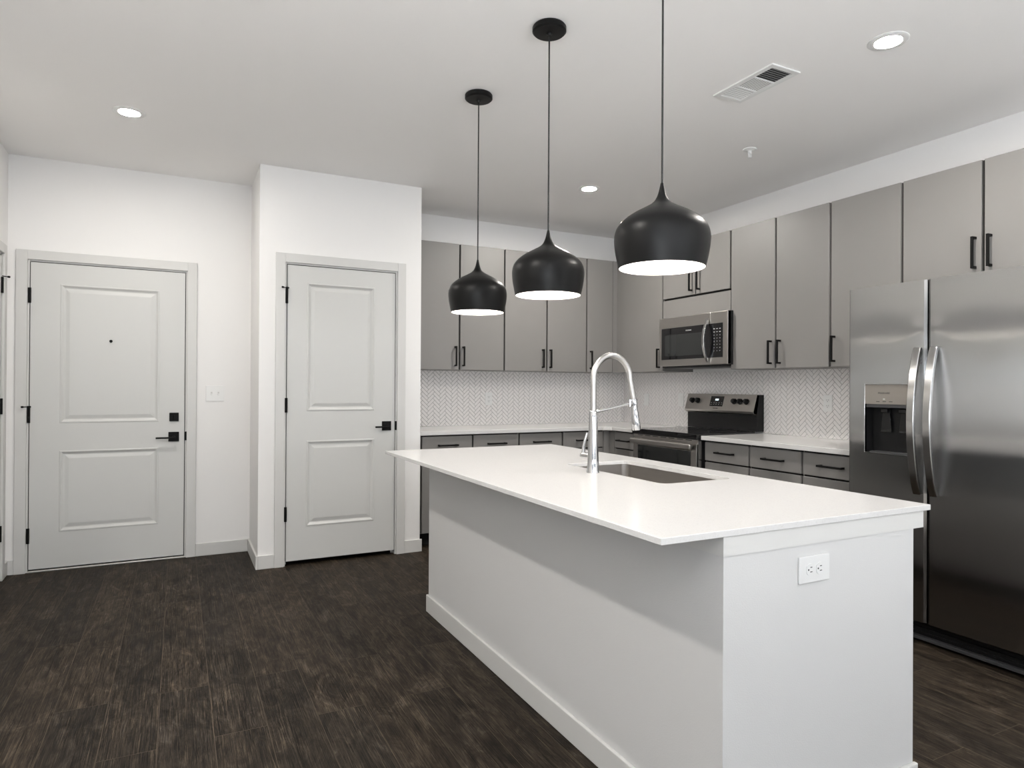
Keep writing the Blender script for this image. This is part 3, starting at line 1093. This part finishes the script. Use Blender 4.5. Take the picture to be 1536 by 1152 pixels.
def make_pendant(y, label):
    r = thing('pendant_lamp', label, 'pendant lamp', (PX, y, 1.62), 'black pendant lamps over the island')
    MB().lathe([(0, 0), (0.066, 0), (0.0705, -0.006), (0.0705, -0.022), (0.064, -0.028), (0.012, -0.031), (0.009, -0.04), (0, -0.04)], (PX, y, CEIL), 'z', 40).build('canopy', W['pendant'], r, True)
    MB().cyl((PX, y, 1.885), (PX, y, CEIL - 0.035), 0.0032, 10).build('cord', W['cord'], r, True)
    out = [(0.0045, 1.890), (0.008, 1.874), (0.012, 1.858), (0.018, 1.843), (0.026, 1.831), (0.040, 1.820), (0.066, 1.806), (0.092, 1.792), (0.116, 1.776),
           (0.134, 1.759), (0.145, 1.740), (0.1495, 1.718), (0.1490, 1.695), (0.1455, 1.668), (0.1355, 1.620)]
    # refine with a smooth curve
    prof = []
    P = [out[0]] + out + [out[-1]]
    for i in range(1, len(P) - 2):
        p0, p1, p2, p3 = P[i - 1], P[i], P[i + 1], P[i + 2]
        for k in range(4):
            t_ = k / 4
            prof.append(tuple(0.5 * (2 * p1[c_] + (p2[c_] - p0[c_]) * t_ + (2 * p0[c_] - 5 * p1[c_] + 4 * p2[c_] - p3[c_]) * t_ ** 2 + (3 * p1[c_] - p0[c_] - 3 * p2[c_] + p3[c_]) * t_ ** 3) for c_ in (0, 1)))
    prof.append(out[-1])
    shell = [(0, 1.890)] + prof + [(out[-1][0] - 0.0018, 1.620)]
    sh = MB().lathe([(a_, z_ - 1.62) for a_, z_ in shell], (PX, y, 1.62), 'z', 72).build('lamp_shade', W['pendant'], r, True, 60)
    inner = [(max(0.0, a_ - 0.002), z_ - 0.002) for a_, z_ in prof if a_ > 0.03][:-1] + [(out[-1][0] - 0.002, 1.6202)]
    inner = [(0, inner[0][1])] + inner
    MB().lathe([(a_, z_ - 1.62) for a_, z_ in inner], (PX, y, 1.62), 'z', 72).build('lining', W['pendant_in'], sh, True, 60)
    MB().lathe([(0, 0.178), (0.015, 0.178), (0.015, 0.155), (0.02, 0.15), (0.030, 0.135), (0.033, 0.115), (0.029, 0.095), (0.016, 0.082), (0, 0.079)], (PX, y, 1.62), 'z', 28).build('bulb', W['bulb'], r, True)
    return r


make_pendant(-2.355, 'smallest-looking black pendant lamp, hanging farthest over the island')
make_pendant(-3.074, 'black pendant lamp hanging in the middle of the three over the island')
make_pendant(-3.793, 'black pendant lamp hanging nearest, its cord running out of the picture top')


def downlight(x, y, label, lens='lamp'):
    r = thing('recessed_downlight', label, 'ceiling light', (x, y, CEIL), 'recessed downlights')
    MB().lathe([(0.0515, -0.003), (0.054, -0.0055), (0.074, -0.0055), (0.081, -0.002), (0.081, 0.0005), (0.0515, 0.0005)], (x, y, CEIL), 'z', 48, True).build('trim_ring', W['plate'], r, True)
    MB().lathe([(0, -0.0036), (0.049, -0.0036), (0.051, -0.002), (0.051, 0.0)], (x, y, CEIL), 'z', 40).build('lens', W[lens], r, True)


downlight(-4.287, -1.266, 'lit recessed ceiling light above the entry door', 'lamp_e')
downlight(-1.285, -1.280, 'lit recessed ceiling light between the two nearest pendants, over the back of the kitchen')
downlight(-1.325, -3.648, 'lit recessed ceiling light above the refrigerator side')
downlight(-4.287, -3.648, 'recessed ceiling light on the left, out of the picture')
downlight(-4.287, -6.1, 'recessed ceiling light behind the camera on the left', 'lamp_b')
downlight(-1.325, -6.1, 'recessed ceiling light behind the camera on the right', 'lamp_b')

# ceiling register
VX0, VX1, VY0, VY1 = -1.612, -1.425, -3.284, -2.908
vt = thing('ceiling_vent', 'white three-section air register in the ceiling', 'vent', ((VX0 + VX1) / 2, (VY0 + VY1) / 2, CEIL))
m = MB()
z0, z1 = CEIL - 0.007, CEIL + 0.0003
bw = 0.026
m.box(VX0, VX1, VY0, VY0 + bw, z0, z1, 0.002).box(VX0, VX1, VY1 - bw, VY1, z0, z1, 0.002)
m.box(VX0, VX0 + bw, VY0 + bw, VY1 - bw, z0, z1).box(VX1 - bw, VX1, VY0 + bw, VY1 - bw, z0, z1)
ya, yb_ = VY0 + bw, VY1 - bw
s3 = (yb_ - ya) / 3
for k in (1, 2):
    m.box(VX0 + bw, VX1 - bw, ya + k * s3 - 0.003, ya + k * s3 + 0.003, z0, z1)
m.build('frame', W['plate'], vt)
MB().box(VX0 + bw, VX1 - bw, ya, yb_, z1 - 0.0006, z1).build('duct_backing', W['slot'], vt)
m = MB()


def slat(m, axis, c_, lo, hi, tilt, hw=0.0045):
    dx, dz = hw * math.cos(tilt), hw * math.sin(tilt)
    zc_ = CEIL - 0.0038
    pl = [(c_ - dx, zc_ - dz - 0.0004), (c_ + dx, zc_ + dz - 0.0004), (c_ + dx, zc_ + dz + 0.0004), (c_ - dx, zc_ - dz + 0.0004)]
    m.prism([(p[0], p[1]) for p in pl], axis, lo, hi)


for k in range(7):
    slat(m, 'x', ya + (k + 0.5) * s3 / 7, VX0 + bw, VX1 - bw, math.radians(32))
    slat(m, 'x', ya + 2 * s3 + (k + 0.5) * s3 / 7, VX0 + bw, VX1 - bw, math.radians(-14), 0.0046)
for k in range(10):
    slat(m, 'y', VX0 + bw + (k + 0.5) * (VX1 - VX0 - 2 * bw) / 10, ya + s3, ya + 2 * s3, math.radians(-6), 0.0040)
m.build('louvers', W['plate'], vt)

sp = thing('fire_sprinkler', 'small white and chrome sprinkler head on the ceiling', 'sprinkler', (-0.854, -2.437, CEIL))
MB().lathe([(0, 0.0), (0.042, 0.0), (0.040, -0.004), (0.018, -0.009), (0.013, -0.011), (0, -0.011)], (-0.854, -2.437, CEIL), 'z', 32).build('escutcheon', W['plate'], sp, True)
m = MB()
m.cyl((-0.854, -2.437, CEIL - 0.010), (-0.854, -2.437, CEIL - 0.028), 0.011, 16)
for s in (-1, 1):
    m.tube([(-0.854 + s * 0.009, -2.437, CEIL - 0.026), (-0.854 + s * 0.012, -2.437, CEIL - 0.038), (-0.854 + s * 0.004, -2.437, CEIL - 0.054)], 0.0028, 8)
m.cyl((-0.854, -2.437, CEIL - 0.026), (-0.854, -2.437, CEIL - 0.050), 0.003, 10)
m.cyl((-0.854, -2.437, CEIL - 0.052), (-0.854, -2.437, CEIL - 0.055), 0.013, 18)
m.build('head', W['plate'], sp, True)

# ------------------------------------------------------------------ refrigerator
FXF = 0.845                                  # front of the doors, out from the right wall
FL, FR, FS, FT = -3.112, -4.030, -3.5265, 1.768
fr = thing('refrigerator', 'stainless side-by-side refrigerator with ice dispenser', 'refrigerator', (-0.45, (FL + FR) / 2, 0))
MB('R').box(FR + 0.004, FL - 0.004, 0.03, 0.765, 0.06, FT - 0.012, 0.003).build('cabinet_body', W['dkgrey'], fr)


def fridge_door(u0, u1, uh, hole=None):
    """door with a gently crowned front; hole = (u0,u1,w0,w1) recess"""
    m = MB('R')
    w0, w1 = 0.118, FT
    us = [u0 + (u1 - u0) * k / 40 for k in range(41)]
    if hole:
        us = sorted([u for u in us if abs(u - hole[0]) > 0.004 and abs(u - hole[1]) > 0.004] + [hole[0], hole[1]])
    ws = [w0, 0.3, 0.5, 0.7, 0.85, DH[2], 1.0, 1.1, 1.2, DH[3]] + [1.30 + 0.0125 * k for k in range(33)] + [w1]

    def vf(u, w):
        t_ = (u - u0) / (u1 - u0) * 2 - 1
        e = max(0.0, abs(t_) - 0.93) / 0.07
        dent = 0.0017 * math.exp(-((u - uh) / 0.036) ** 2 - ((w - 1.525) / 0.045) ** 2)
        wave = 0.0005 * math.sin((u - u0) / (u1 - u0) * 9.0) * math.exp(-((w - 1.5) / 0.12) ** 2)
        return FXF - 0.006 * t_ * t_ - 0.010 * e * e + dent + wave
    V = {}
    for i, u in enumerate(us):
        for j_, w_ in enumerate(ws):
            V[i, j_] = m.bm.verts.new(m.P(u, vf(u, w_), w_))
    for i in range(len(us) - 1):
        for j_ in range(len(ws) - 1):
            if hole and hole[0] - 1e-6 <= us[i] and us[i + 1] <= hole[1] + 1e-6 and hole[2] - 1e-6 <= ws[j_] and ws[j_ + 1] <= hole[3] + 1e-6:
                continue
            m.bm.faces.new((V[i, j_], V[i + 1, j_], V[i + 1, j_ + 1], V[i, j_ + 1]))
    vb = 0.775
    nB = [[m.bm.verts.new(m.P(us[i], vb, w_)) for w_ in (w0, w1)] for i in range(len(us))]
    J = len(ws) - 1
    for i in range(len(us) - 1):
        m.bm.faces.new((V[i, 0], V[i + 1, 0], nB[i + 1][0], nB[i][0]))
        m.bm.faces.new((V[i, J], V[i + 1, J], nB[i + 1][1], nB[i][1]))
        m.bm.faces.new((nB[i][0], nB[i + 1][0], nB[i + 1][1], nB[i][1]))
    for i in (0, len(us) - 1):
        m.bm.faces.new([V[i, j_] for j_ in range(J + 1)] + [nB[i][1], nB[i][0]])
    return m


# dispenser recess in the freezer door (u runs along Y)
DH = (-3.452, -3.214, 0.914, 1.262)
fd = fridge_door(FS + 0.004, FL, -3.490, DH).build('freezer_door', W['steel'], fr, True, 30)
rd = fridge_door(FR, FS - 0.004, -3.567).build('refrigerator_door', W['steel'], fr, True, 30)
for dd, u, sgn in ((fd, -3.490, 1), (rd, -3.567, -1)):
    pts = []
    for k in range(25):
        t_ = k / 24
        z_ = 0.735 + 0.705 * t_
        bow = math.sin(math.pi * t_) ** 0.75
        pts.append((u, FXF + 0.004 + 0.058 * bow, z_))
    m = MB('R').tube(pts, 0, rect=(0.018, 0.009), side=(0, 1, 0))
    m.build('handle', W['handlesteel'], dd, True, 50, bevel=0.003)
disp = MB('R')
a0, a1, c0, c1 = DH
fv = FXF - 0.001
disp.box(a0, a1, fv - 0.012, fv + 0.002, 1.163, c1).build('dispenser_panel', W['taupe'], fd)
m = MB('R')
t_ = 0.005
m.box(a0 - t_, a0, fv - 0.01, fv + 0.006, c0 - t_, c1 + t_, 0.001, 1).box(a1, a1 + t_, fv - 0.01, fv + 0.006, c0 - t_, c1 + t_, 0.001, 1)
m.box(a0, a1, fv - 0.01, fv + 0.006, c0 - t_, c0, 0.001, 1).box(a0, a1, fv - 0.01, fv + 0.006, c1, c1 + t_, 0.001, 1)
m.build('dispenser_frame', W['chrome'], fd)
m = MB('R')
vb = FXF - 0.068
m.quad((a0, vb, c0), (a1, vb, c0), (a1, vb, 1.163), (a0, vb, 1.163))
m.quad((a0, vb, c0), (a0, fv, c0), (a0, fv, 1.163), (a0, vb, 1.163))
m.quad((a1, vb, c0), (a1, fv, c0), (a1, fv, 1.163), (a1, vb, 1.163))
m.quad((a0, vb, c0), (a1, vb, c0), (a1, fv, c0), (a0, fv, c0))
m.quad((a0, vb, 1.163), (a1, vb, 1.163), (a1, fv, 1.163), (a0, fv, 1.163))
m.build('dispenser_well', W['plastic'], fd)
m = MB('R').box(a0 + 0.004, a1 - 0.004, fv - 0.02, fv - 0.001, 1.145, 1.1625, 0.002)
m.build('dispenser_lip', W['dkgrey'], fd)
for u in (-3.296, -3.392):
    m = MB('R')
    m.prism([(u - 0.028, 1.02), (u + 0.028, 1.02), (u + 0.018, 1.13), (u - 0.018, 1.13)], 'y', vb + 0.012, vb + 0.020)
    m.box(u - 0.018, u + 0.018, vb, vb + 0.04, 1.118, 1.14, 0.003)
    m.build('dispenser_paddle', W['gloss'], fd)
MB('R').box(a0 + 0.02, a1 - 0.02, vb + 0.004, fv - 0.006, c0 + 0.0005, c0 + 0.006).build('drip_tray', W['dkgrey'], fd)
lettering('brand_lettering', 'FRIGIDAIRE', 0.0125, (-(fv + 0.0022), -3.316, 1.219), (0, -1, 0), (0, 0, 1), W['darkprint'], fd)
m = MB('R')
m.box(-3.322, -3.311, fv + 0.002, fv + 0.0026, 1.186, 1.192)
m.build('indicator_light', W['print'], fd)
m = MB('R')
for u in (-3.352, -3.318, -3.284):
    m.box(u - 0.009, u + 0.009, fv + 0.002, fv + 0.0025, 1.1745, 1.1775)
m.build('button_marks', W['darkprint'], fd)
m = MB('R').box(FR + 0.01, FL - 0.01, 0.70, 0.775, 0.035, 0.112)
for k in range(3):
    m.box(FR + 0.03, FL - 0.03, 0.775, 0.782, 0.045 + k * 0.02, 0.053 + k * 0.02)
m.build('grille', W['plastic'], fr)
MB('R').box(FR + 0.01, FL - 0.01, 0.755, 0.800, 0.018, 0.034, 0.002).build('kick_strip', W['dkgrey'], fr)
for u in (FR + 0.07, FL - 0.07):
    MB('R').box(u - 0.03, u + 0.03, 0.70, 0.79, 0.0, 0.034, 0.004).build('foot', W['dkgrey'], fr)
MB('R').box(FR + 0.02, FR + 0.11, 0.70, 0.80, FT, FT + 0.012, 0.003).build('hinge_cover', W['dkgrey'], fr)

# ------------------------------------------------------------------ range
RL, RR = -1.030, -1.795
rg = thing('electric_range', 'stainless electric range with black glass cooktop and backguard', 'range', (-0.35, (RL + RR) / 2, 0))
MB('R').box(RR, RL, 0.03, 0.640, 0.02, 0.880).build('body', W['plastic'], rg)
MB('R').box(RR, RL, 0.10, 0.690, 0.8805, 0.905, 0.003).build('cooktop', W['gloss'], rg)
m = MB('R')
for (u, v, r0) in ((-1.22, 0.50, 0.105), (-1.60, 0.50, 0.085), (-1.22, 0.25, 0.08), (-1.60, 0.25, 0.105)):
    m.lathe([(r0, 0.0), (r0 + 0.0015, 0.0002), (r0 + 0.003, 0.0)], (u, v, 0.9052), 'z', 48)
m.build('burner_rings', W['dkgrey'], rg)
MB('R').box(RR + 0.002, RL - 0.002, 0.640, 0.684, 0.862, 0.8802).build('cooktop_skirt', W['plastic'], rg)
# backguard: black riser and slanted steel console
MB('R').prism([(0.012, 0.9055), (0.085, 0.9055), (0.085, 1.035), (0.060, 1.188), (0.012, 1.188)], 'x', RR, RL).build('backguard', W['plastic'], rg)
cons = MB('R').prism([(0.0855, 1.032), (0.118, 1.044), (0.122, 1.060), (0.082, 1.190), (0.0615, 1.190)], 'x', RR + 0.001, RL - 0.001)
cn = cons.build('control_console', W['steel_y'], rg, bevel=0.0015)
sl_n = Vector((-(1.190 - 1.060), 0, -(0.122 - 0.082))).normalized()      # outward normal of the slant (towards -X and a little down/up)
sl_n = Vector((-0.956, 0, 0.294))


def on_slant(u, w):
    v = 0.122 - (w - 1.060) / (1.190 - 1.060) * 0.040
    return Vector((-v, u, w))


for u in (-1.108, -1.172, -1.580, -1.642, -1.706):
    p = on_slant(u, 1.133)
    m = MB()
    m.lathe([(0, 0.026), (0.017, 0.026), (0.019, 0.022), (0.0205, 0.004), (0.024, 0.003), (0.024, -0.001)], tuple(p), sl_n, 28)
    kb = m.build('knob', W['plastic'], cn, True, 40)
    up = Vector((0.294, 0, 0.956))
    m = MB()
    q = p + sl_n * 0.0265
    m.tube([tuple(q - up * 0.015), tuple(q + up * 0.015)], 0, rect=(0.003, 0.004), side=(0, 1, 0))
    m.build('grip', W['dkgrey'], kb)


def slant_patch(name, material, u0, u1, w0, w1, lift, parent):
    m = MB()
    P4 = [on_slant(u, w) + sl_n * lift for (u, w) in ((u0, w0), (u1, w0), (u1, w1), (u0, w1))]
    B4 = [on_slant(u, w) - sl_n * 0.001 for (u, w) in ((u0, w0), (u1, w0), (u1, w1), (u0, w1))]
    a_ = [m.bm.verts.new(p) for p in P4]
    b_ = [m.bm.verts.new(p) for p in B4]
    m.bm.faces.new(a_)
    m.bm.faces.new(b_[::-1])
    for i in range(4):
        m.bm.faces.new((a_[i], a_[(i + 1) % 4], b_[(i + 1) % 4], b_[i]))
    return m.build(name, material, parent)


ds = slant_patch('display', W['gloss'], -1.462, -1.318, 1.090, 1.172, 0.0018, cn)
slant_patch('clock_digits', W['screen'], -1.408, -1.372, 1.137, 1.151, 0.0022, ds)
for i in range(5):
    for j_ in range(2):
        u = -1.448 + i * 0.0285
        slant_patch('button', W['print'], u - 0.004, u + 0.004, 1.103 + j_ * 0.014, 1.106 + j_ * 0.014, 0.0021, ds)
lettering('brand_lettering', 'FRIGIDAIRE', 0.011, tuple(on_slant(-1.39, 1.074) + sl_n * 0.0006), (0, -1, 0), (0.294, 0, 0.956), W['darkprint'], cn)
# front: vent strip, oven door, window, handle, drawer
MB('R').box(RR + 0.012, RL - 0.012, 0.640, 0.668, 0.836, 0.8615).build('vent_strip', W['steel_y'], rg)
m = MB('R')
for k in range(7):
    u = RL - 0.09 - k * 0.095
    m.box(u - 0.033, u + 0.033, 0.668, 0.6688, 0.8515, 0.8565)
m.build('vent_slots', W['slot'], rg)
od = MB('R').box(RR + 0.012, RL - 0.012, 0.6402, 0.678, 0.235, 0.834, 0.004).build('oven_door', W['steel_y'], rg)
MB('R').box(RR + 0.072, RL - 0.072, 0.678, 0.6805, 0.40, 0.775, 0.001, 1).build('oven_window', W['window'], od)
m = MB('R')
m.box(RR + 0.024, RL - 0.024, 0.702, 0.732, 0.784, 0.831, 0.012, 3)
for u in (RR + 0.06, RL - 0.06):
    m.box(u - 0.014, u + 0.014, 0.678, 0.704, 0.796, 0.818)
m.build('handle', W['steel_y'], od)
dw = MB('R').box(RR + 0.012, RL - 0.012, 0.6402, 0.676, 0.075, 0.229, 0.004).build('storage_drawer', W['steel_y'], rg)
for u in (RR, RL - 0.0115):
    MB('R').box(u, u + 0.0115, 0.6402, 0.668, 0.03, 0.861).build('side_trim', W['handlesteel'], rg)
MB('R').box(RR + 0.03, RL - 0.03, 0.05, 0.58, 0.0, 0.02).build('foot_rail', W['plastic'], rg)

# ------------------------------------------------------------------ microwave
ML, MR, MB0, MT, MF = -1.026, -1.806, 1.413, 1.8215, 0.400
mw = thing('microwave', 'stainless over-range microwave with curved handle', 'microwave', (-0.2, (ML + MR) / 2, MB0))
MB('R').box(-1.774, -1.004, 0.0085, 0.345, MB0 - 0.004, MT, 0.002).build('case', W['plastic'], mw)
MB('R').box(MR, ML, 0.3455, 0.365, MB0 + 0.004, MT - 0.001, 0.002).build('door_back', W['plastic'], mw)
SEAM = -1.628
md = MB('R').box(SEAM + 0.001, ML, 0.3655, MF, MB0 + 0.006, MT - 0.002, 0.004).build('door', W['steel_y'], mw)
cp = MB('R').box(MR, SEAM - 0.001, 0.3655, MF, MB0 + 0.006, MT - 0.002, 0.004).build('control_panel', W['steel_y'], mw)
MB('R').box(SEAM + 0.001, ML - 0.032, MF, MF + 0.0015, 1.472, 1.732, 0.0005, 1).build('door_glass', W['gloss'], md)
MB('R').box(-1.545, ML - 0.075, MF + 0.0015, MF + 0.0019, 1.500, 1.675).build('viewing_mesh', W['window'], md)
kp = MB('R').box(-1.757, SEAM - 0.001, MF, MF + 0.0015, 1.472, 1.732, 0.0005, 1).build('keypad', W['gloss'], cp)
m = MB('R')
for i in range(8):
    for j_ in range(3):
        u = -1.668 - j_ * 0.030
        w = 1.690 - i * 0.024
        hw = 0.0075 if i < 2 else 0.0028
        m.box(u - hw, u + hw, MF + 0.0015, MF + 0.0018, w - 0.0017, w + 0.0017)
m.build('key_marks', W['print'], kp)
pts = []
for k in range(21):
    t_ = k / 20
    pts.append((-1.606, MF + 0.002 + 0.052 * math.sin(math.pi * t_) ** 0.8, 1.438 + 0.335 * t_))
MB('R').tube(pts, 0, rect=(0.012, 0.008), side=(0, 1, 0)).build('handle', W['handlesteel'], md, True, 50, bevel=0.003)
lettering('brand_lettering', 'FRIGIDAIRE', 0.013, (-(MF + 0.0021), -1.385, 1.700), (0, -1, 0), (0, 0, 1), W['print'], md)
MB('R').box(-1.770, -1.010, 0.05, 0.33, MB0 - 0.012, MB0 - 0.0045).build('underside_filter', W['dkgrey'], mw)
